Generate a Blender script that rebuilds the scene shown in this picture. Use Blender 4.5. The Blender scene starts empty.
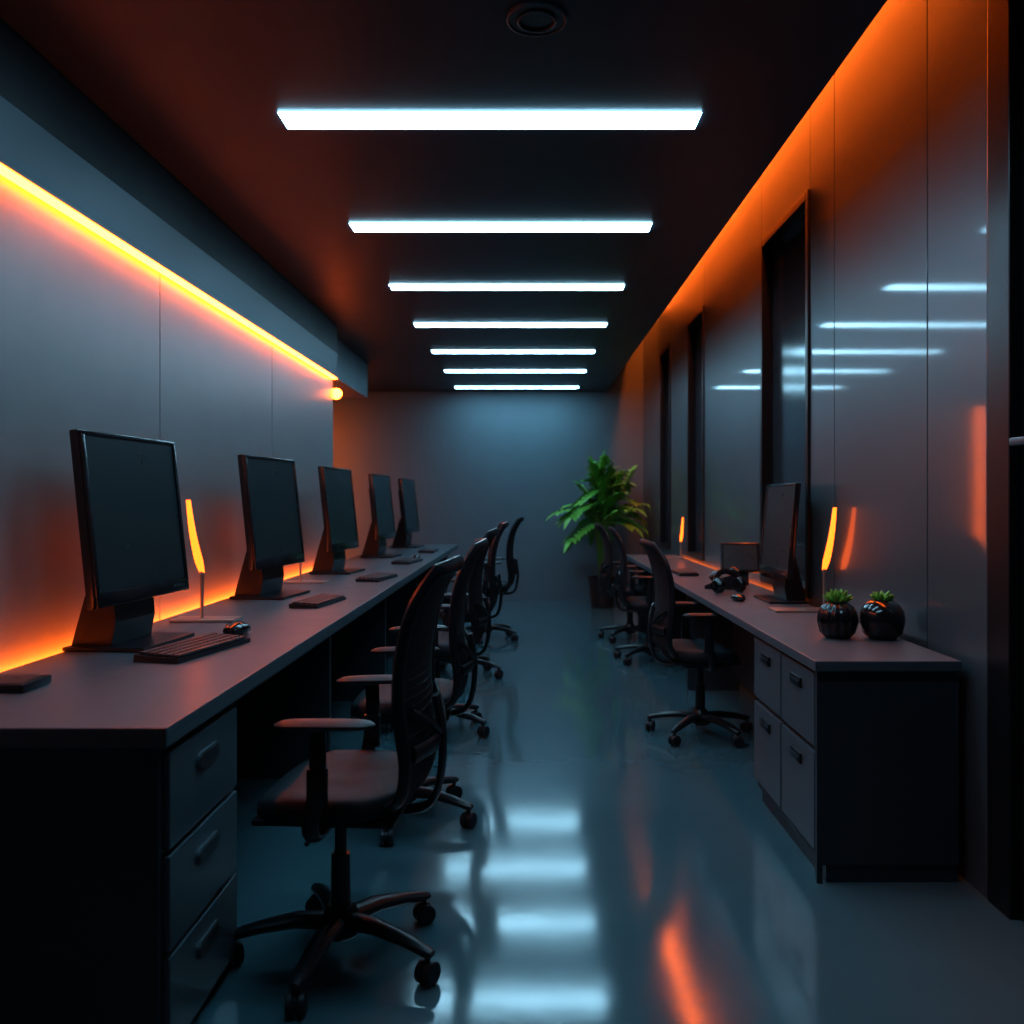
import bpy, bmesh, math, random
from mathutils import Vector, Matrix, Euler
random.seed(7)
scene = bpy.context.scene
COL = scene.collection

# ---------------------------------------------------------------- materials
def mat(name, color, rough=0.5, metal=0.0, var=0.0, vscale=8.0, stretch=None, bump=0.0, bscale=200.0,
        emis=None, estr=0.0, coat=0.0, spec=0.5, alpha=1.0, coatr=0.08):
    m = bpy.data.materials.new(name); m.use_nodes = True
    nt = m.node_tree; b = nt.nodes["Principled BSDF"]
    b.inputs["Base Color"].default_value = (*color, 1)
    b.inputs["Roughness"].default_value = rough
    b.inputs["Metallic"].default_value = metal
    b.inputs["Specular IOR Level"].default_value = spec
    b.inputs["Coat Weight"].default_value = coat
    b.inputs["Coat Roughness"].default_value = coatr
    b.inputs["Alpha"].default_value = alpha
    if emis:
        b.inputs["Emission Color"].default_value = (*emis, 1)
        b.inputs["Emission Strength"].default_value = estr
    tc = nt.nodes.new("ShaderNodeTexCoord"); mp = nt.nodes.new("ShaderNodeMapping")
    nt.links.new(tc.outputs["Object"], mp.inputs["Vector"])
    if stretch: mp.inputs["Scale"].default_value = stretch
    n = nt.nodes.new("ShaderNodeTexNoise"); n.inputs["Scale"].default_value = vscale
    n.inputs["Detail"].default_value = 4
    nt.links.new(mp.outputs[0], n.inputs["Vector"])
    if var > 0:
        r = nt.nodes.new("ShaderNodeMapRange")
        r.inputs["To Min"].default_value = max(0.02, rough - var); r.inputs["To Max"].default_value = rough + var
        nt.links.new(n.outputs["Fac"], r.inputs["Value"]); nt.links.new(r.outputs[0], b.inputs["Roughness"])
        mx = nt.nodes.new("ShaderNodeMix"); mx.data_type = 'RGBA'
        mx.inputs[6].default_value = (*[c*0.88 for c in color], 1); mx.inputs[7].default_value = (*[min(1, c*1.12) for c in color], 1)
        nt.links.new(n.outputs["Fac"], mx.inputs[0]); nt.links.new(mx.outputs[2], b.inputs["Base Color"])
    if bump > 0:
        n2 = nt.nodes.new("ShaderNodeTexNoise"); n2.inputs["Scale"].default_value = bscale
        nt.links.new(mp.outputs[0], n2.inputs["Vector"])
        bp = nt.nodes.new("ShaderNodeBump"); bp.inputs["Strength"].default_value = bump; bp.inputs["Distance"].default_value = 0.01
        nt.links.new(n2.outputs["Fac"], bp.inputs["Height"]); nt.links.new(bp.outputs[0], b.inputs["Normal"])
    return m

M = {}
M['floor'] = mat("floor_epoxy", (0.075,0.16,0.19), 0.115, 0.0, var=0.03, vscale=3, bump=0.03, bscale=12, coat=0.25, spec=0.8)
M['ceil'] = mat("ceiling_satin", (0.020,0.034,0.050), 0.42, 0.0, var=0.05, vscale=4, spec=0.32)
M['wall_l'] = mat("brushed_panel_left", (0.22,0.245,0.26), 0.40, 0.25, var=0.05, vscale=5, bump=0.02, bscale=150)
M['wall_r'] = mat("polished_panel_right", (0.105,0.15,0.175), 0.42, 0.45, var=0.05, vscale=2.5, coat=0.5, coatr=0.07)
M['wall_back'] = mat("back_plaster", (0.125,0.19,0.23), 0.6, 0.0, var=0.08, vscale=3, bump=0.05, bscale=40)
M['bulk'] = mat("bulkhead_paint", (0.09,0.13,0.16), 0.45, 0.1, var=0.05, vscale=4)
M['dark'] = mat("dark_shell", (0.014,0.020,0.027), 0.5, 0.0, var=0.05)
M['frame'] = mat("window_frame_black", (0.014,0.018,0.023), 0.35, 0.3, var=0.05)
M['glass'] = mat("tinted_glass", (0.035,0.050,0.062), 0.15, 0.0, var=0.03, spec=0.6)
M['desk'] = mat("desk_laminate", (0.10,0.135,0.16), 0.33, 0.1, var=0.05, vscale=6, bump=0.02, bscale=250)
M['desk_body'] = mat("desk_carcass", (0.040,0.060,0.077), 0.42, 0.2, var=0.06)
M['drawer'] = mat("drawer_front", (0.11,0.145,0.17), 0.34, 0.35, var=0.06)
M['black'] = mat("black_plastic", (0.011,0.015,0.021), 0.32, 0.0, var=0.08, vscale=20)
M['gloss'] = mat("gloss_black", (0.010,0.012,0.016), 0.2, 0.0, var=0.04, vscale=10, coat=0.3)
M['fabric'] = mat("chair_fabric", (0.013,0.020,0.028), 0.55, 0.0, var=0.1, vscale=60, bump=0.3, bscale=400, spec=0.4)
M['screen'] = mat("screen_glass", (0.016,0.025,0.031), 0.28, 0.0, var=0.02, spec=0.45, emis=(0.25,0.5,0.6), estr=0.006)
M['key'] = mat("key_caps", (0.06,0.07,0.082), 0.4, 0.0, var=0.05)
M['metal'] = mat("lamp_metal", (0.55,0.5,0.46), 0.3, 0.8, var=0.05)
M['rubber'] = mat("rubber", (0.016,0.021,0.028), 0.45, 0.0, var=0.05)
M['led'] = mat("led_orange", (1,0.4,0.1), 0.5, emis=(1.0,0.125,0.008), estr=38)
M['led2'] = mat("led_orange_desk", (1,0.4,0.1), 0.5, emis=(1.0,0.13,0.012), estr=42)
M['led2b'] = mat("led_orange_desk_dim", (1,0.4,0.1), 0.5, emis=(1.0,0.15,0.012), estr=8)
M['led3'] = mat("led_orange_cove", (1,0.4,0.1), 0.5, emis=(1.0,0.15,0.015), estr=46)
M['led4'] = mat("orange_sconce_and_added_glow", (1,0.4,0.1), 0.5, emis=(1.0,0.15,0.015), estr=26)
M['lampglow'] = mat("lamp_glow", (1,0.4,0.1), 0.5, emis=(1.0,0.13,0.010), estr=4.0)
M['white'] = mat("light_diffuser", (0.9,0.95,1), 0.5, emis=(0.40,0.77,1.0), estr=18)
M['leaf'] = mat("leaf_green", (0.16,0.46,0.08), 0.4, 0.0, var=0.1, vscale=6)
M['stem'] = mat("stem_green", (0.08,0.2,0.04), 0.5, 0.0, var=0.1)
M['pot'] = mat("pot_ceramic", (0.02,0.02,0.024), 0.35, 0.0, var=0.05)
M['soil'] = mat("soil", (0.03,0.02,0.012), 0.9, 0.0, var=0.08, vscale=60, bump=0.8, bscale=80)

# ---------------------------------------------------------------- mesh builder
class MB:
    def __init__(s): s.bm = bmesh.new()
    def box(s, c, d, rot=None, bev=0.0):
        r = bmesh.ops.create_cube(s.bm, size=1.0)
        v = r['verts']
        mt = Matrix.Translation(Vector(c)) @ (Euler(rot).to_matrix().to_4x4() if rot else Matrix.Identity(4)) @ Matrix.Diagonal((*d, 1))
        bmesh.ops.transform(s.bm, matrix=mt, verts=v)
        if bev > 0:
            es = set()
            for vv in v:
                for e in vv.link_edges: es.add(e)
            bmesh.ops.bevel(s.bm, geom=list(es), offset=bev, segments=2, affect='EDGES', profile=0.6)
        return s
    def b2(s, x0, x1, y0, y1, z0, z1, bev=0.0):
        return s.box(((x0+x1)/2, (y0+y1)/2, (z0+z1)/2), (abs(x1-x0), abs(y1-y0), abs(z1-z0)), bev=bev)
    def tube(s, pts, radii, seg=12, sx=1.0, sy=1.0, cap=True, up=None):
        pts = [Vector(p) for p in pts]; n = len(pts)
        if not hasattr(radii, '__len__'): radii = [radii]*n
        rings = []; ref = None
        for i, p in enumerate(pts):
            t = (pts[min(i+1, n-1)] - pts[max(i-1, 0)])
            if t.length < 1e-9: t = Vector((0, 0, 1))
            t.normalize()
            if ref is None:
                ref = Vector(up) if up else (Vector((0, 0, 1)) if abs(t.z) < 0.9 else Vector((0, 1, 0)))
            a = (ref - t*ref.dot(t)).normalized(); b = t.cross(a); ref = a
            rings.append([s.bm.verts.new(p + (a*math.cos(2*math.pi*k/seg)*sx + b*math.sin(2*math.pi*k/seg)*sy)*radii[i]) for k in range(seg)])
        for i in range(n-1):
            for k in range(seg):
                s.bm.faces.new((rings[i][k], rings[i][(k+1) % seg], rings[i+1][(k+1) % seg], rings[i+1][k]))
        if cap:
            s.bm.faces.new(rings[0][::-1]); s.bm.faces.new(rings[-1])
        return s
    def cyl(s, p0, p1, r0, r1=None, seg=20):
        return s.tube([p0, p1], [r0, r0 if r1 is None else r1], seg)
    def lathe(s, c, prof, seg=28, ribs=0, rib=0.0):
        rings = []
        for (r, z) in prof:
            ring = []
            for k in range(seg):
                a = 2*math.pi*k/seg
                rr = r*(1 - rib*(0.5+0.5*math.cos(ribs*a)) if ribs else 1)
                ring.append(s.bm.verts.new((c[0]+rr*math.cos(a), c[1]+rr*math.sin(a), c[2]+z)))
            rings.append(ring)
        for i in range(len(rings)-1):
            for k in range(seg):
                s.bm.faces.new((rings[i][k], rings[i][(k+1) % seg], rings[i+1][(k+1) % seg], rings[i+1][k]))
        s.bm.faces.new(rings[0][::-1]); s.bm.faces.new(rings[-1])
        return s
    def prism(s, poly, axis, a0, a1):
        def P(p, a):
            return (p[0], a, p[1]) if axis == 'y' else (p[0], p[1], a)
        A = [s.bm.verts.new(P(p, a0)) for p in poly]; B = [s.bm.verts.new(P(p, a1)) for p in poly]
        n = len(poly)
        s.bm.faces.new(A); s.bm.faces.new(B[::-1])
        for i in range(n): s.bm.faces.new((A[i], B[i], B[(i+1) % n], A[(i+1) % n]))
        return s
    def grid(s, f, nu, nv, th=None):
        V = [[s.bm.verts.new(f(i/nu, j/nv)) for j in range(nv+1)] for i in range(nu+1)]
        for i in range(nu):
            for j in range(nv):
                s.bm.faces.new((V[i][j], V[i+1][j], V[i+1][j+1], V[i][j+1]))
        return s
    def mesh(s, name, m, smooth=True, ang=35):
        bmesh.ops.recalc_face_normals(s.bm, faces=s.bm.faces[:])
        me = bpy.data.meshes.new(name); s.bm.to_mesh(me); s.bm.free()
        me.materials.append(m)
        if smooth:
            me.polygons.foreach_set("use_smooth", [True]*len(me.polygons))
            me.set_sharp_from_angle(angle=math.radians(ang))
        return me
    def obj(s, name, m, parent=None, smooth=True, ang=35):
        return mk(name, s.mesh(name, m, smooth, ang), parent)

def mk(name, me, parent=None):
    o = bpy.data.objects.new(name, me); COL.objects.link(o)
    if parent: o.parent = parent
    return o
def empty(name, loc=(0, 0, 0), rz=0.0, sc=1.0):
    e = bpy.data.objects.new(name, None); COL.objects.link(e)
    e.empty_display_size = 0.1
    e.location = loc; e.rotation_euler = (0, 0, rz)
    e.scale = (sc, sc, sc) if not hasattr(sc, '__len__') else sc
    return e

# ---------------------------------------------------------------- dimensions
H = 1.27; CZ = 2.64
XL = -1.57; XR = 1.46; YB = 11.4; Y0 = -2.0
DL = 0.775; DR = 0.74
COVE = 0.985; TOP = 3.70

# ---------------------------------------------------------------- room shell
MB().b2(-2.7, 2.0, Y0-0.1, YB+0.1, -0.1, 0.0).obj("floor", M['floor'], smooth=False)
ce = empty("ceiling")
c = MB()
c.b2(-2.7, COVE, Y0, YB, CZ, CZ+0.10)
c.b2(COVE-0.04, COVE, Y0, YB, CZ+0.10, TOP)
c.b2(COVE-0.04, 2.0, Y0, YB, TOP, TOP+0.06)
c.b2(1.24, 1.26, Y0, YB, 3.12, TOP)  # unseen baffle board added to cut cove light spilling into the room
c.obj("slab", M['ceil'], ce, smooth=False)
MB().b2(1.30, 1.38, 2.5, YB-0.02, TOP-0.02, TOP-0.01).obj("cove_led", M['led3'], ce, smooth=False)
MB().b2(-2.7, 2.0, YB, YB+0.1, 0, TOP).obj("wall_back", M['wall_back'], smooth=False)
MB().b2(-2.7, 2.0, Y0-0.1, Y0, 0, TOP).obj("wall_front", M['dark'], smooth=False)

wl = empty("wall_left")
MB().b2(-1.72, XL-0.02, Y0, 7.25, 0, CZ).obj("backing", M['dark'], wl, smooth=False)
p = MB()
ys = [Y0, 0.44, 2.14, 3.84, 5.52, 7.25]
for a, b in zip(ys[:-1], ys[1:]):
    p.b2(XL-0.02, XL, a+0.003, b-0.003, 0.0, 2.24, bev=0.003)
p.obj("panels", M['wall_l'], wl, smooth=False)
MB().b2(-2.7, -2.6, 7.25, YB, 0, CZ).obj("recess_side", M['wall_back'], wl, smooth=False)
MB().b2(-2.6, -1.72, 7.2, 7.25, 0, CZ).obj("recess_return", M['wall_back'], wl, smooth=False)
MB().b2(-1.566, -1.526, 1.4, 7.2, 2.236, 2.243).obj("cove_led", M['led'], wl, smooth=False)
MB().b2(-2.58, -2.54, 10.9, 10.94, 0.3, 2.4).obj("added_recess_glow", M['led4'], wl, smooth=False)  # unseen strip added to throw orange glow onto the back wall

bh = empty("trim_bulkhead")
b = MB()
b.prism([(-1.5, 2.42), (-1.522, 2.245), (-1.59, 2.245), (-1.59, 2.42)], 'y', Y0, 7.1)
b.prism([(-1.62, CZ), (-1.62, 2.30), (-1.9, 2.30), (-1.9, CZ)], 'y', 7.25, 9.1)
b.obj("lower_band", M['bulk'], bh, smooth=False)
b = MB(); b.prism([(-1.505, CZ), (-1.505, 2.42), (-1.59, 2.42), (-1.59, CZ)], 'y', Y0, 7.1)
b.obj("upper_band_shade", M['dark'], bh, smooth=False)  # near-black material stands in for shade on the bulkhead's upper face

e = empty("wall_sconce", (-1.55, 7.28, 2.13))
MB().lathe((0, 0, 0), [(0.002, -0.045), (0.025, -0.038), (0.043, -0.015), (0.046, 0.0), (0.043, 0.018), (0.025, 0.038), (0.002, 0.045)]).obj("globe", M['led4'], e)
MB().cyl((0, -0.03, 0.0), (0, 0.0, 0.0), 0.03).cyl((0, 0, 0.04), (0, 0, 0.11), 0.008).obj("mount", M['black'], e)

# right wall
wr = empty("wall_right")
pan = [(2.86, 3.29), (3.29, 4.29), (4.29, 4.66), (5.62, 7.45), (8.2, 9.2), (9.9, YB)]
win = [(4.66, 5.62), (7.45, 8.2), (9.2, 9.9)]
pm = MB()
for a, b in pan: pm.b2(XR, XR+0.025, a+0.003, b-0.003, 0, TOP, bev=0.003)
for a, b in win:
    pm.b2(XR, XR+0.025, a, b, 0, 0.76, bev=0.002); pm.b2(XR, XR+0.025, a, b, 2.88, TOP, bev=0.002)
pm.obj("panels", M['wall_r'], wr, smooth=False)
bk = MB()
for a, b in pan: bk.b2(XR+0.025, XR+0.2, a, b, 0, TOP)
for a, b in win: bk.b2(XR+0.025, XR+0.2, a, b, 0, 0.76); bk.b2(XR+0.025, XR+0.2, a, b, 2.88, TOP)
bk.b2(XR+0.12, XR+0.2, Y0, 2.6, 0, TOP)
bk.obj("backing", M['dark'], wr, smooth=False)
for i, (a, b) in enumerate(win):
    w = empty("window_%d" % (i+1))
    f = MB(); t = 0.045
    x0, x1 = XR-0.012, XR+0.10
    f.b2(x0, x1, a, a+t, 0.76, 2.88, bev=0.004); f.b2(x0, x1, b-t, b, 0.76, 2.88, bev=0.004)
    f.b2(x0, x1, a+t, b-t, 2.88-t, 2.88, bev=0.004); f.b2(x0, x1, a+t, b-t, 0.76, 0.76+t, bev=0.004)
    f.obj("frame", M['frame'], w, smooth=False)
    MB().b2(XR+0.055, XR+0.075, a+t, b-t, 0.76+t, 2.88-t).obj("pane", M['glass'], w, smooth=False)
d = empty("door_1")
f = MB()
f.b2(XR-0.005, XR+0.12, 2.72, 2.855, 0, TOP, bev=0.006)
f.b2(XR+0.03, XR+0.12, 2.60, 2.72, 0, TOP, bev=0.006)
f.b2(XR-0.005, XR+0.12, 1.35, 1.5, 0, TOP, bev=0.006)
f.b2(XR+0.0, XR+0.12, 1.5, 2.6, 2.5, 2.6)
f.b2(XR+0.02, XR+0.12, 1.5, 2.6, 1.36, 1.44, bev=0.004)
f.b2(XR+0.02, XR+0.12, 1.5, 2.6, 0.0, 0.2)
f.obj("frame", M['frame'], d, smooth=False)
MB().b2(XR+0.06, XR+0.08, 1.5, 2.6, 0.2, 2.5).obj("leaf_glass", M['glass'], d, smooth=False)
MB().b2(XR-0.03, XR+0.02, 2.56, 2.68, 1.43, 1.455, bev=0.006).b2(XR+0.0, XR+0.03, 2.60, 2.63, 1.38, 1.50, bev=0.006).obj("handle", M['drawer'], d)
MB().b2(XR-0.012, XR, 8.85, YB, 0, 0.08).obj("baseboard_right", M['frame'], smooth=False)
MB().b2(-2.6, XR-0.012, YB-0.012, YB, 0, 0.05).obj("baseboard_back", M['wall_back'], smooth=False)

# ---------------------------------------------------------------- ceiling lights
ly = [1.90, 3.16, 4.43, 5.70, 6.95, 8.22, 9.47, 10.85]  # nearest fixture is out of view, added as fill for the near desks
h_me = d_me = None
for y in ly:
    e = empty("ceiling_light", (-0.135, y+0.080, CZ))
    if h_me is None:
        h_me = MB().b2(-0.740, 0.740, -0.062, 0.062, -0.002, 0.0).mesh("housing", M['frame'], smooth=False)
        d_me = MB().b2(-0.748, 0.748, -0.069, 0.069, -0.007, -0.002, bev=0.002).mesh("diffuser", M['white'], smooth=False)
    mk("housing", h_me, e); mk("diffuser", d_me, e)
e = empty("ceiling_vent", (0.025, 2.555, CZ))
v = MB()
for r, z in ((0.082, -0.008), (0.052, -0.012)):
    v.tube([(r*math.cos(a*math.pi/18), r*math.sin(a*math.pi/18), z) for a in range(37)], 0.005, 8, cap=False)
v.obj("rings", M['desk_body'], e)
MB().cyl((0, 0, 0), (0, 0, -0.008), 0.086, 0.082, 36).obj("body", M['black'], e)

# ---------------------------------------------------------------- desks
def pill(mb, c, ly_, h, t):
    n = 8; pts = []
    for k in range(n+1):
        a = -math.pi/2 + math.pi*k/n; pts.append((ly_/2-h/2+h/2*math.cos(a), h/2*math.sin(a)))
    for k in range(n+1):
        a = math.pi/2 + math.pi*k/n; pts.append((-(ly_/2-h/2)+h/2*math.cos(a), h/2*math.sin(a)))
    A = [mb.bm.verts.new((c[0]-t/2, c[1]+p[0], c[2]+p[1])) for p in pts]
    B = [mb.bm.verts.new((c[0]+t/2, c[1]+p[0], c[2]+p[1])) for p in pts]
    mb.bm.faces.new(A); mb.bm.faces.new(B[::-1])
    for i in range(len(pts)):
        j = (i+1) % len(pts); mb.bm.faces.new((A[i], B[i], B[j], A[j]))

dl = empty("workstation_desk")
XE = -0.785
DY1 = 10.1
MB().b2(XL+0.052, XE, 1.955, DY1, DL-0.045, DL, bev=0.004).obj("top", M['desk'], dl, smooth=False)
bd = MB()
bd.b2(XL+0.060, XE-0.03, 1.985, 2.50, 0.0, DL-0.045, bev=0.003)
for y in (4.1, 5.7, 7.3, 8.6, DY1-0.06): bd.b2(XL+0.1, XE-0.12, y, y+0.04, 0.0, DL-0.045)
bd.b2(XL+0.06, XL+0.08, 2.5, DY1-0.05, 0.12, DL-0.045)
bd.b2(XL+0.004, XL+0.06, 1.96, DY1-0.05, DL-0.06, DL-0.046)
bd.b2(XE-0.12, XE-0.09, 2.5, DY1-0.05, DL-0.11, DL-0.045)
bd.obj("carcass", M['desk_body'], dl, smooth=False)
dr = MB(); hd = MB(); lip = MB()
for z0, z1 in ((0.49, 0.705), (0.262, 0.475), (0.035, 0.248)):
    dr.b2(XE-0.03, XE-0.012, 2.003, 2.468, z0, z1, bev=0.004)
    zc = z0+(z1-z0)*0.68
    pill(lip, (XE-0.010, 2.235, zc), 0.15, 0.042, 0.008)
    pill(hd, (XE-0.007, 2.235, zc-0.002), 0.138, 0.034, 0.006)
dr.obj("drawer_fronts", M['drawer'], dl, smooth=False)
lip.obj("handle_rims", M['drawer'], dl, smooth=False); hd.obj("handle_slots", M['black'], dl, smooth=False)
MB().b2(XL+0.024, XL+0.050, 1.98, 7.2, DL-0.034, DL-0.028).obj("under_edge_led", M['led2'], dl, smooth=False)

de = empty("workstation_desk")
XF = 0.945
MB().b2(XF, XR-0.032, 2.96, 8.75, DR-0.035, DR, bev=0.004).obj("top", M['desk'], de, smooth=False)
bd = MB()
bd.b2(XF+0.03, XR-0.032, 2.98, 3.82, 0.06, DR-0.035, bev=0.003)
bd.b2(XF+0.012, XF+0.03, 2.98, 3.0, 0.0, DR-0.035)
bd.b2(XF+0.045, XR-0.032, 2.99, 3.80, 0.0, 0.06)
for y in (6.0, 7.63, 8.69): bd.b2(XF+0.12, XR-0.05, y, y+0.04, 0.0, DR-0.035)
bd.b2(XR-0.10, XR-0.08, 3.82, 8.7, 0.12, DR-0.035)
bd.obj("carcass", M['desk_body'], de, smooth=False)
dr = MB(); hd = MB(); lip = MB()
for y0, y1 in ((3.01, 3.40), (3.415, 3.81)):
    for z0, z1 in ((0.445, 0.69), (0.10, 0.425)):
        dr.b2(XF+0.012, XF+0.03, y0, y1, z0, z1, bev=0.004)
        yc = (y0+y1)/2; zc = z1-0.06
        lip.b2(XF+0.004, XF+0.012, yc-0.06, yc+0.06, zc-0.018, zc+0.018, bev=0.003)
        hd.b2(XF+0.001, XF+0.004, yc-0.05, yc+0.05, zc-0.012, zc+0.004)
dr.obj("drawer_fronts", M['drawer'], de, smooth=False)
lip.obj("label_handles", M['frame'], de, smooth=False); hd.obj("handle_slots", M['black'], de, smooth=False)
MB().b2(XR-0.028, XR-0.004, 5.0, 8.7, DR-0.032, DR-0.026).obj("under_edge_led", M['led2b'], de, smooth=False)

# ---------------------------------------------------------------- monitors (face +x local)
tilt = -math.radians(6)
W, HT = 0.62, 0.565
zc = 0.435
def T(x, z):
    return (x*math.cos(tilt)+z*math.sin(tilt), z*math.cos(tilt)-x*math.sin(tilt)+zc)
mm = MB()
cx, cz_ = T(-0.012, 0); mm.box((cx, 0, cz_), (0.030, W, HT), rot=(0, tilt, 0), bev=0.006)
cx, cz_ = T(-0.04, 0); mm.box((cx, 0, cz_), (0.04, W*0.7, HT*0.6), rot=(0, tilt, 0), bev=0.012)
for (yy, zz, dy, dz) in ((0, HT/2-0.010, W-0.01, 0.014), (0, -HT/2+0.026, W-0.01, 0.048), (W/2-0.014, 0.01, 0.020, HT-0.05), (-W/2+0.014, 0.01, 0.020, HT-0.05)):
    cx, cz_ = T(0.005, zz); mm.box((cx, yy, cz_), (0.012, dy, dz), rot=(0, tilt, 0), bev=0.003)
MONB = mm.mesh("bezel", M['gloss'])
sm = MB(); cx, cz_ = T(0.0042, 0.018); sm.box((cx, 0, cz_), (0.003, W-0.045, HT-0.068), rot=(0, tilt, 0))
MONS = sm.mesh("display", M['screen'], smooth=False)
ss = MB()
ss.box((-0.020, 0, 0.007), (0.28, 0.36, 0.014), bev=0.004)
ss.prism([(-0.158, 0.014), (-0.02, 0.014), (-0.005, 0.09), (-0.03, 0.34), (-0.075, 0.30)], 'y', -0.13, 0.13)
MONST = ss.mesh("stand", M['black'], smooth=False)
bt = MB()
for k in range(4):
    cx, cz_ = T(0.0122, -HT/2+0.026); bt.cyl((cx-0.001, W/2-0.05-0.022*k, cz_), (cx+0.0015, W/2-0.05-0.022*k, cz_), 0.004, seg=10)
MONBT = bt.mesh("buttons", M['drawer'])
def monitor(x, y, z, rz, sc=1.0):
    e = empty("computer_monitor", (x, y, z+0.0005), rz, sc)
    for n, me in (("bezel", MONB), ("display", MONS), ("stand", MONST), ("buttons", MONBT)): mk(n, me, e)
for (x, y, r) in ((-1.345, 3.10, -5), (-1.305, 4.64, -8), (-1.28, 6.15, -6), (-1.26, 7.85, -5), (-1.24, 9.45, -5)):
    monitor(x, y, DL, math.radians(r))
monitor(1.315, 4.74, DR, math.radians(180), (0.72, 0.9, 0.86))

# ---------------------------------------------------------------- desk lamps
bl = MB()
def blade(u, v):
    t = v; w = 0.020*(1-0.55*t)*(0.55+0.45*min(1, t*6)) ; a = 2*math.pi*u
    return Vector((w*math.cos(a), -0.15*t - 0.02*math.sin(math.pi*t) + 0.008*math.sin(a), 0.195+0.30*t))
bl.grid(blade, 14, 14)
LB = bl.mesh("glow_blade", M['lampglow'])
lp = MB(); lp.box((0.0, 0, 0.005), (0.26, 0.13, 0.010), bev=0.003)
LBASE = lp.mesh("base_plate", M['metal'])
lp = MB(); lp.cyl((0, 0, 0.01), (0, 0, 0.19), 0.007); lp.tube([(0, 0, 0.18), (0, -0.003, 0.21), (0, -0.016, 0.24)], 0.010, 10)
LPOST = lp.mesh("post", M['metal'])
def lamp(x, y, z, rz=0, dx=0.0, sc=1.0):
    e = empty("desk_lamp", (x, y, z+0.0005), rz, sc)
    o = mk("base_plate", LBASE, e); o.location.x = dx
    mk("post", LPOST, e); mk("glow_blade", LB, e)
lamp(-1.34, 3.70, DL, 0, 0.02); lamp(-1.36, 5.38, DL, 0, 0.03)
lamp(1.415, 4.30, DR, 0, -0.12); lamp(1.40, 8.25, DR, 0, -0.11, 0.75)

# ---------------------------------------------------------------- keyboards / mice
kb = MB()
kb.prism([(-0.075, 0), (0.075, 0), (0.075, 0.014), (-0.075, 0.022)], 'y', -0.215, 0.215)
KB = kb.mesh("body", M['black'], smooth=False)
kc = MB()
for r in range(5):
    x = 0.058-r*0.028; z = 0.0165+ (0.075-x)*0.0533
    yv = -0.203
    while yv < 0.2:
        w = 0.0235
        if r == 0 and -0.09 < yv < 0.0: w = 0.12
        w = min(w, 0.206-yv)
        kc.box((x, yv+w/2, z+0.003), (0.022, w-0.005, 0.008), bev=0.002)
        yv += w
KC = kc.mesh("keys", M['key'], smooth=False)
def keyboard(x, y, z, rz, sc=1):
    e = empty("keyboard", (x, y, z+0.0005), rz, sc); mk("body", KB, e); mk("keys", KC, e)
ms = MB(); ms.tube([(0.0, -0.052, 0.012), (0.0, -0.045, 0.015), (0, -0.02, 0.019), (0, 0.015, 0.018), (0, 0.042, 0.013), (0, 0.05, 0.011)], [0.004, 0.020, 0.031, 0.030, 0.02, 0.004], 16, sx=0.6, sy=1.0)
for v in ms.bm.verts: v.co.z = max(0.0, v.co.z)
MS = ms.mesh("shell", M['gloss'])
def mouse(x, y, z, rz=0, sc=1.0):
    e = empty("computer_mouse", (x, y, z+0.0005), rz, sc); mk("shell", MS, e)
    MB().cyl((0, 0.018, 0.028), (0, 0.030, 0.026), 0.004, seg=8).obj("wheel", M['rubber'], e)
keyboard(-1.085, 2.94, DL, math.radians(-12)); mouse(-1.065, 3.30, DL, -0.2, 1.3)
keyboard(-1.00, 4.30, DL, math.radians(-8), 0.9); keyboard(-0.94, 5.62, DL, math.radians(-8), 0.95)
keyboard(-0.95, 7.1, DL, math.radians(-8), 0.95); mouse(-0.93, 7.5, DL); keyboard(-0.95, 8.6, DL, 0)
tb = MB().box((0, 0, 0.011), (0.21, 0.14, 0.022), bev=0.006)
e = empty("tablet_device", (-1.395, 2.37, DL+0.0005)); tb.obj("body", M['black'], e)
MB().box((0, 0, 0.0228), (0.19, 0.12, 0.0012)).obj("display", M['screen'], e, smooth=False)
mouse(1.10, 4.72, DR, 0.3)
keyboard(1.12, 6.45, DR, math.radians(180), 0.9)
e = empty("headphones", (1.15, 5.12, DR+0.001), 0.5)
h = MB(); h.tube([(0.095*math.cos(a), 0.015+0.03*math.sin(a), 0.035+0.085*math.sin(a)) for a in [math.pi*k/16 for k in range(17)]], 0.012, 10, sx=0.6, sy=1.4)
h.obj("headband", M['black'], e)
h = MB()
for sx in (-1, 1):
    h.tube([(sx*0.055, 0.01, 0.045), (sx*0.065, 0.01, 0.045), (sx*0.09, 0.01, 0.045), (sx*0.105, 0.01, 0.045)], [0.035, 0.043, 0.044, 0.03], 20)
h.obj("ear_cups", M['gloss'], e)
e = empty("desk_phone", (1.17, 5.42, DR+0.0005), math.radians(160))
MB().prism([(-0.09, 0), (0.09, 0), (0.09, 0.02), (-0.06, 0.085), (-0.09, 0.08)], 'y', -0.10, 0.10).obj("body", M['black'], e, smooth=False)
h = MB(); h.tube([(0.08, -0.075, 0.045), (0.05, -0.075, 0.075), (-0.01, -0.075, 0.10), (-0.06, -0.075, 0.105), (-0.09, -0.075, 0.09)], [0.02, 0.022, 0.013, 0.022, 0.02], 12)
h.obj("handset", M['gloss'], e)
e = empty("tablet_stand", (1.325, 5.62, DR+0.0005), math.radians(-100))
h = MB(); h.box((0, 0, 0.17), (0.018, 0.24, 0.19), rot=(0, -0.3, 0), bev=0.006); h.prism([(-0.12, 0), (0.03, 0), (0.03, 0.012), (-0.02, 0.16), (-0.03, 0.16), (-0.05, 0.012), (-0.12, 0.012)], 'y', -0.05, 0.05)
h.obj("body", M['gloss'], e, smooth=False)
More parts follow.
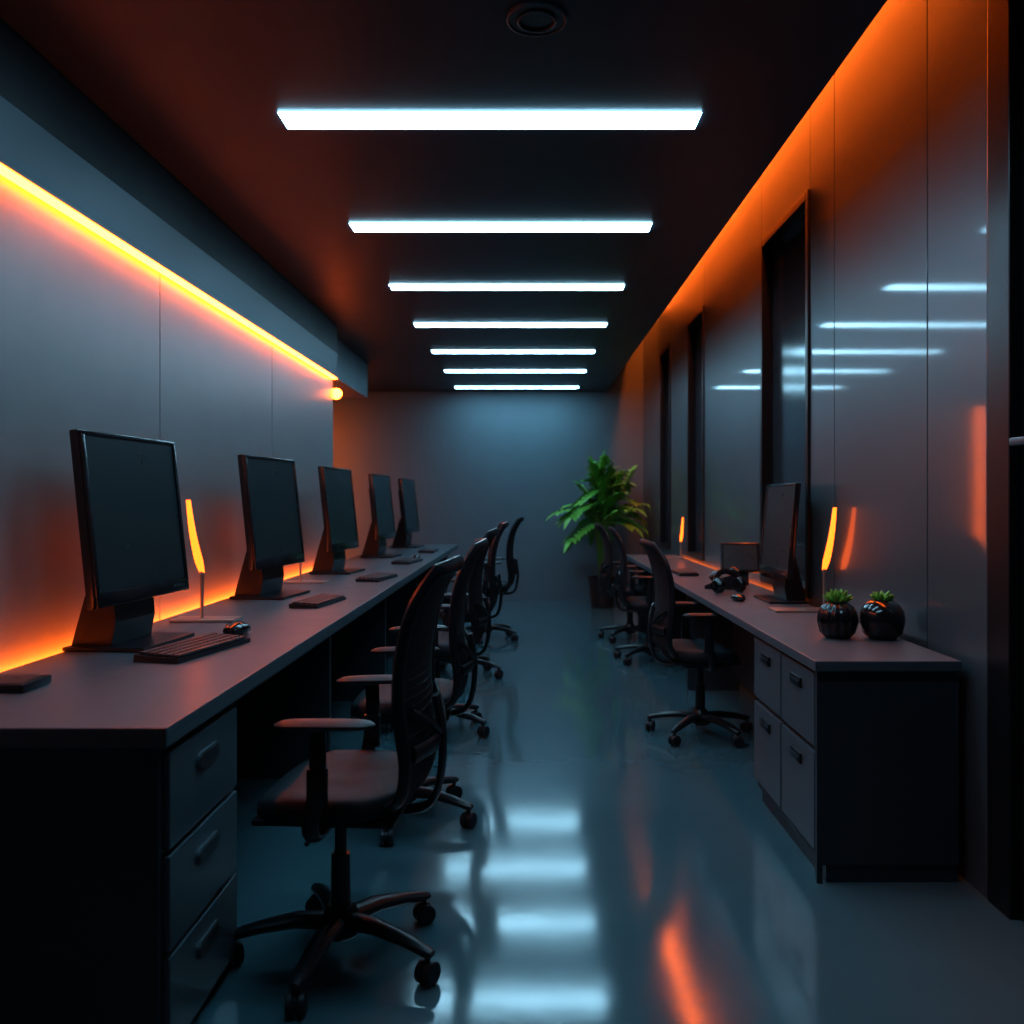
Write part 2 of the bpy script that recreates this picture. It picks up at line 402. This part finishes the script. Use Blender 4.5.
h = MB(); h.box((0.0095, 0, 0.173), (0.003, 0.205, 0.155), rot=(0, -0.3, 0)); h.obj("display", M['screen'], e, smooth=False)

def vase(x, y, r, ribs):
    e = empty("succulent_pot", (x, y, DR+0.0005))
    prof = [(0.35*r, 0.0), (0.62*r, 0.03*r), (0.88*r, 0.3*r), (0.99*r, 0.75*r), (1.0*r, 1.0*r), (0.95*r, 1.3*r), (0.78*r, 1.6*r), (0.5*r, 1.8*r), (0.36*r, 1.82*r), (0.30*r, 1.74*r)]
    MB().lathe((0, 0, 0), prof, 72, ribs, 0.10 if ribs else 0).obj("vase", M['gloss'], e, ang=60)
    h = MB()
    for k in range(22 if ribs else 14):
        a = k*2.4; el = 0.25+1.1*(k/22.0); L = r*(0.85 if ribs else 0.6)*(1-0.25*k/22)
        d_ = Vector((math.cos(a)*math.cos(el), math.sin(a)*math.cos(el), math.sin(el)))
        p0 = Vector((0, 0, 1.76*r))
        h.tube([p0, p0+d_*L*0.5, p0+d_*L*0.85+Vector((0, 0, 0.04*r)), p0+d_*L+Vector((0, 0, 0.1*r))], [0.06*r, 0.13*r, 0.08*r, 0.008*r], 6)
    h.obj("succulent_leaves", M['leaf'], e)
vase(1.19, 3.46, 0.076, 14); vase(1.35, 3.43, 0.082, 0)

# ---------------------------------------------------------------- office chair (faces +x local)
def smoothpts(P, n):
    out = []
    P = [Vector(p) for p in P]
    for i in range(len(P)-1):
        p0 = P[max(i-1, 0)]; p1 = P[i]; p2 = P[i+1]; p3 = P[min(i+2, len(P)-1)]
        for k in range(n):
            t = k/n
            out.append(0.5*((2*p1)+(-p0+p2)*t+(2*p0-5*p1+4*p2-p3)*t*t+(-p0+3*p1-3*p2+p3)*t**3))
    out.append(P[-1]); return out
backc = smoothpts([(-0.19, 0, 0.475), (-0.245, 0, 0.51), (-0.262, 0, 0.60), (-0.245, 0, 0.74), (-0.25, 0, 0.88), (-0.28, 0, 1.0), (-0.33, 0, 1.085)], 5)
NB = len(backc)-1
def bw(t): return 0.195+0.03*math.sin(math.pi*min(1, t*1.05))-0.04*max(0, t-0.8)/0.2 - 0.03*max(0, 0.15-t)/0.15
def backpt(u, t):
    f = t*NB; i = min(int(f), NB-1); p = backc[i].lerp(backc[i+1], f-i)
    s_ = 2*u-1
    return Vector((p.x+0.035*s_*s_, bw(t)*s_, p.z))
fr = MB()
fr.tube([backpt(0, t/24) for t in range(25)] + [backpt(u/12, 1) + Vector((0, 0, 0.012*math.sin(math.pi*u/12))) for u in range(1, 12)] + [backpt(1, 1-t/24) for t in range(25)], 0.016, 10, sx=0.8, sy=1.3)
fr.tube([backpt(u/12, 0.03) for u in range(13)], 0.015, 8)
fr.tube([backpt(0.06+0.88*u/12, 0.36) + Vector((-0.010-0.010*math.sin(math.pi*u/12), 0, 0)) for u in range(13)], 0.014, 8, sx=1.6, sy=0.6)
fr.tube(smoothpts([(-0.045, 0, 0.42), (-0.18, 0, 0.415), (-0.262, 0, 0.45), (-0.288, 0, 0.60), (-0.268, 0, 0.735)], 5), 0.018, 10, sx=0.6, sy=1.8)
fr.tube(smoothpts([(-0.284, 0, 0.62), (-0.272, 0.08, 0.67), (-0.232, 0.18, 0.73)], 4), 0.010, 8)
fr.tube(smoothpts([(-0.284, 0, 0.62), (-0.272, -0.08, 0.67), (-0.232, -0.18, 0.73)], 4), 0.010, 8)
fr.box((0.0, 0, 0.415), (0.22, 0.16, 0.045), bev=0.012)
fr.box((-0.01, 0, 0.443), (0.37, 0.42, 0.016), bev=0.006)
for s_ in (-1, 1):
    fr.tube(smoothpts([(0.0, s_*0.10, 0.425), (0.0, s_*0.22, 0.42), (0.0, s_*0.272, 0.455), (-0.02, s_*0.28, 0.58), (-0.02, s_*0.28, 0.70)], 5), 0.018, 10, sx=0.8, sy=1.2)
    fr.box((-0.02, s_*0.28, 0.56), (0.050, 0.030, 0.10), bev=0.008)
    fr.cyl((0.02, 0.09*s_, 0.415), (0.02, 0.24*s_, 0.405), 0.006)
CH_FR = fr.mesh("frame", M['black'])
ar = MB()
for s_ in (-1, 1):
    n_ = 16; pts_ = []; rad_ = []
    for k in range(n_+1):
        t = k/n_; e_ = 2*t-1
        pts_.append((-0.165+0.255*t, s_*(0.283-0.012*t*t), 0.718-0.006*t*t))
        rad_.append(max(0.008, 0.036*(1-abs(e_)**6)**0.5))
    ar.tube(pts_, rad_, 14, sx=0.36, sy=1.0, up=(0, 0, 1))
CH_AR = ar.mesh("arm_pads", M['rubber'])
ms_ = MB(); ms_.grid(lambda u, v: backpt(u*0.96+0.02, 0.03+v*0.95), 14, 26)
for r in range(2, 34):
    t = 0.03+0.95*r/35
    ms_.tube([backpt(0.03+0.94*u/10, t)+Vector((0.002, 0, 0)) for u in range(11)], 0.0032, 5, cap=False)
CH_BK = ms_.mesh("back_mesh", M['fabric'])
sc_ = MB()
NS = 40
def supere(a, rx, ry, n=4.0):
    ca, sa = math.cos(a), math.sin(a)
    return (rx*math.copysign(abs(ca)**(2/n), ca), ry*math.copysign(abs(sa)**(2/n), sa))
rings = []
for (f, z) in ((0.3, 0.449), (0.90, 0.449), (0.985, 0.460), (1.0, 0.476), (0.985, 0.494), (0.93, 0.505), (0.75, 0.508), (0.4, 0.502), (0.05, 0.500)):
    ring = []
    for k in range(NS):
        x, y = supere(2*math.pi*k/NS, 0.208*f, 0.24*f, 3.2)
        zz = z - (0.028*max(0, x-0.09)/0.12 if z > 0.45 else 0.0) + 0.012*(abs(y)/0.245)**2*(z > 0.49)
        if x < -0.1: zz += 0.012*(-x-0.1)/0.13
        ring.append(sc_.bm.verts.new((x-0.010, y, zz)))
    rings.append(ring)
for i in range(len(rings)-1):
    for k in range(NS):
        sc_.bm.faces.new((rings[i][k], rings[i][(k+1) % NS], rings[i+1][(k+1) % NS], rings[i+1][k]))
sc_.bm.faces.new(rings[0][::-1]); sc_.bm.faces.new(rings[-1])
CH_ST = sc_.mesh("seat", M['fabric'], ang=60)
A0 = 0.21
bs = MB()
bs.cyl((0, 0, 0.24), (0, 0, 0.40), 0.017); bs.cyl((0, 0, 0.13), (0, 0, 0.29), 0.028, 0.026)
bs.lathe((0, 0, 0), [(0.045, 0.065), (0.055, 0.075), (0.052, 0.115), (0.042, 0.14), (0.034, 0.15)])
for k in range(5):
    a = 2*math.pi*k/5 + A0; ca, sa = math.cos(a), math.sin(a)
    bs.tube([(0.03*ca, 0.03*sa, 0.108), (0.12*ca, 0.12*sa, 0.112), (0.22*ca, 0.22*sa, 0.098), (0.285*ca, 0.285*sa, 0.083), (0.305*ca, 0.305*sa, 0.080)], [0.030, 0.026, 0.021, 0.018, 0.012], 10, sx=0.8, sy=1.1)
    bs.cyl((0.29*ca, 0.29*sa, 0.045), (0.29*ca, 0.29*sa, 0.085), 0.008, seg=10)
CH_BS = bs.mesh("star_base", M['black'])
cs = MB()
for k in range(5):
    a = 2*math.pi*k/5 + A0; ca, sa = math.cos(a), math.sin(a); cx, cy = 0.29*ca, 0.29*sa
    b_ = a + k*1.3 + 0.5; dx, dy = math.cos(b_), math.sin(b_)
    for s0, s1 in ((0.006, 0.024), (-0.024, -0.006)):
        cs.tube([(cx+dx*s0, cy+dy*s0, 0.030), (cx+dx*(s0+0.003), cy+dy*(s0+0.003), 0.030), (cx+dx*(s1-0.003), cy+dy*(s1-0.003), 0.030), (cx+dx*s1, cy+dy*s1, 0.030)], [0.026, 0.030, 0.030, 0.026], 18)
    cs.cyl((cx-dx*0.012, cy-dy*0.012, 0.034), (cx+dx*0.012, cy+dy*0.012, 0.034), 0.022, seg=14)
CH_CS = cs.mesh("casters", M['rubber'])
def chair(x, y, rz, name="office_chair", sc=1.0):
    e = empty(name, (x, y, 0.0), math.radians(rz), sc)
    for n, me in (("frame", CH_FR), ("arm_pads", CH_AR), ("back_mesh", CH_BK), ("seat", CH_ST), ("star_base", CH_BS), ("casters", CH_CS)):
        mk(n, me, e)
chair(-0.52, 2.50, 176)
chair(-0.50, 3.60, 182); chair(-0.50, 4.95, 178); chair(-0.48, 6.5, 184); chair(-0.38, 8.2, 178)
chair(0.93, 4.86, 3, sc=0.95); chair(0.96, 7.1, -4, sc=0.95); chair(0.93, 8.2, 2, sc=0.95)

# ---------------------------------------------------------------- potted plant
PX, PY = 0.88, 10.68
e = empty("potted_plant", (PX, PY, 0))
MB().lathe((0, 0, 0), [(0.12, 0), (0.13, 0.01), (0.165, 0.32), (0.175, 0.34), (0.175, 0.36), (0.155, 0.36), (0.15, 0.33)], 32).obj("pot", M['pot'], e)
MB().cyl((0, 0, 0.325), (0, 0, 0.335), 0.148, seg=28).obj("soil", M['soil'], e)
stem = MB(); lf = MB()
def leaf(p, d_, L, w, nrm):
    d_ = d_.normalized(); side = d_.cross(nrm)
    if side.length < 1e-3: side = d_.cross(Vector((1, 0, 0)))
    side.normalize(); up = side.cross(d_)
    n = 6; rows = []
    for i in range(n+1):
        t = i/n; ww = w*math.sin(math.pi*min(1, 0.08+t*0.92))**0.8*(1-0.35*t) if i < n else 0.001
        c_ = p + d_*L*t - Vector((0, 0, 1))*L*0.35*t*t
        rows.append([lf.bm.verts.new(c_ - side*ww + up*ww*0.25), lf.bm.verts.new(c_), lf.bm.verts.new(c_ + side*ww + up*ww*0.25)])
    for i in range(n):
        for k in range(2): lf.bm.faces.new((rows[i][k], rows[i][k+1], rows[i+1][k+1], rows[i+1][k]))
for k in range(52):
    a = k*2.399+random.uniform(-.2, .2); el = math.radians([80, 66, 52, 40, 30, 18, 8][k % 7]+random.uniform(-6, 6))
    L = random.uniform(0.42, 0.60)
    base = Vector((random.uniform(-.04, .04), random.uniform(-.04, .04), 0.33))
    crown = base + Vector((random.uniform(-.12, .16), random.uniform(-.10, .10), random.uniform(0.55, 1.06)))
    dirv = Vector((math.cos(a)*math.cos(el), math.sin(a)*math.cos(el), math.sin(el)))
    pts = [base, base.lerp(crown, 0.5), crown]
    fp = []
    for i in range(1, 9):
        t = i/8
        fp.append(crown + dirv*L*t - Vector((0, 0, 1))*0.22*t*t*math.cos(el))
    stem.tube(pts+fp, [0.010]*3+[0.006]*8, 6)
    for i in range(1, 8):
        t = i/7.0; q = fp[i]; tg = (fp[i]-fp[i-1]).normalized()
        sd = tg.cross(Vector((0, 0, 1)))
        if sd.length < 0.05: sd = Vector((1, 0, 0))
        sd.normalize()
        ll = 0.20*(1-0.3*t)
        for s_ in (-1, 1):
            leaf(q, tg*0.75+sd*s_*0.8+Vector((0, 0, 0.15)), ll*random.uniform(.85, 1.1), 0.046, Vector((0, 0, 1)))
    leaf(fp[-1], (fp[-1]-fp[-2]), 0.20, 0.045, Vector((0, 0, 1)))
for mb in (stem, lf):
    for v in mb.bm.verts:
        mx = XR-0.03-PX; my = YB-0.03-PY
        if v.co.x > mx-0.1: v.co.x = mx-0.1+0.1*math.tanh((v.co.x-mx+0.1)/0.1)*0.98
        if v.co.y > my-0.1: v.co.y = my-0.1+0.1*math.tanh((v.co.y-my+0.1)/0.1)*0.98
stem.obj("stems", M['stem'], e); lf.obj("leaves", M['leaf'], e)

# ---------------------------------------------------------------- world, camera
w = bpy.data.worlds.new("world"); scene.world = w; w.use_nodes = True
w.node_tree.nodes["Background"].inputs[0].default_value = (0.02, 0.05, 0.07, 1)
w.node_tree.nodes["Background"].inputs[1].default_value = 0.2
cam = bpy.data.cameras.new("camera"); co = bpy.data.objects.new("camera", cam); COL.objects.link(co)
co.location = (0, 0, H); co.rotation_euler = (math.radians(90), 0, 0)
cam.sensor_width = 36; cam.lens = 900/1024*36; cam.shift_x = -16/1024; cam.shift_y = -12/1024
cam.clip_start = 0.05
cam.dof.use_dof = True; cam.dof.focus_distance = 3.3; cam.dof.aperture_fstop = 2.8
scene.camera = co
scene.view_settings.view_transform = 'Standard'
try: scene.view_settings.look = 'Medium High Contrast'
except Exception as ex: print(ex)
scene.view_settings.exposure = 0.0
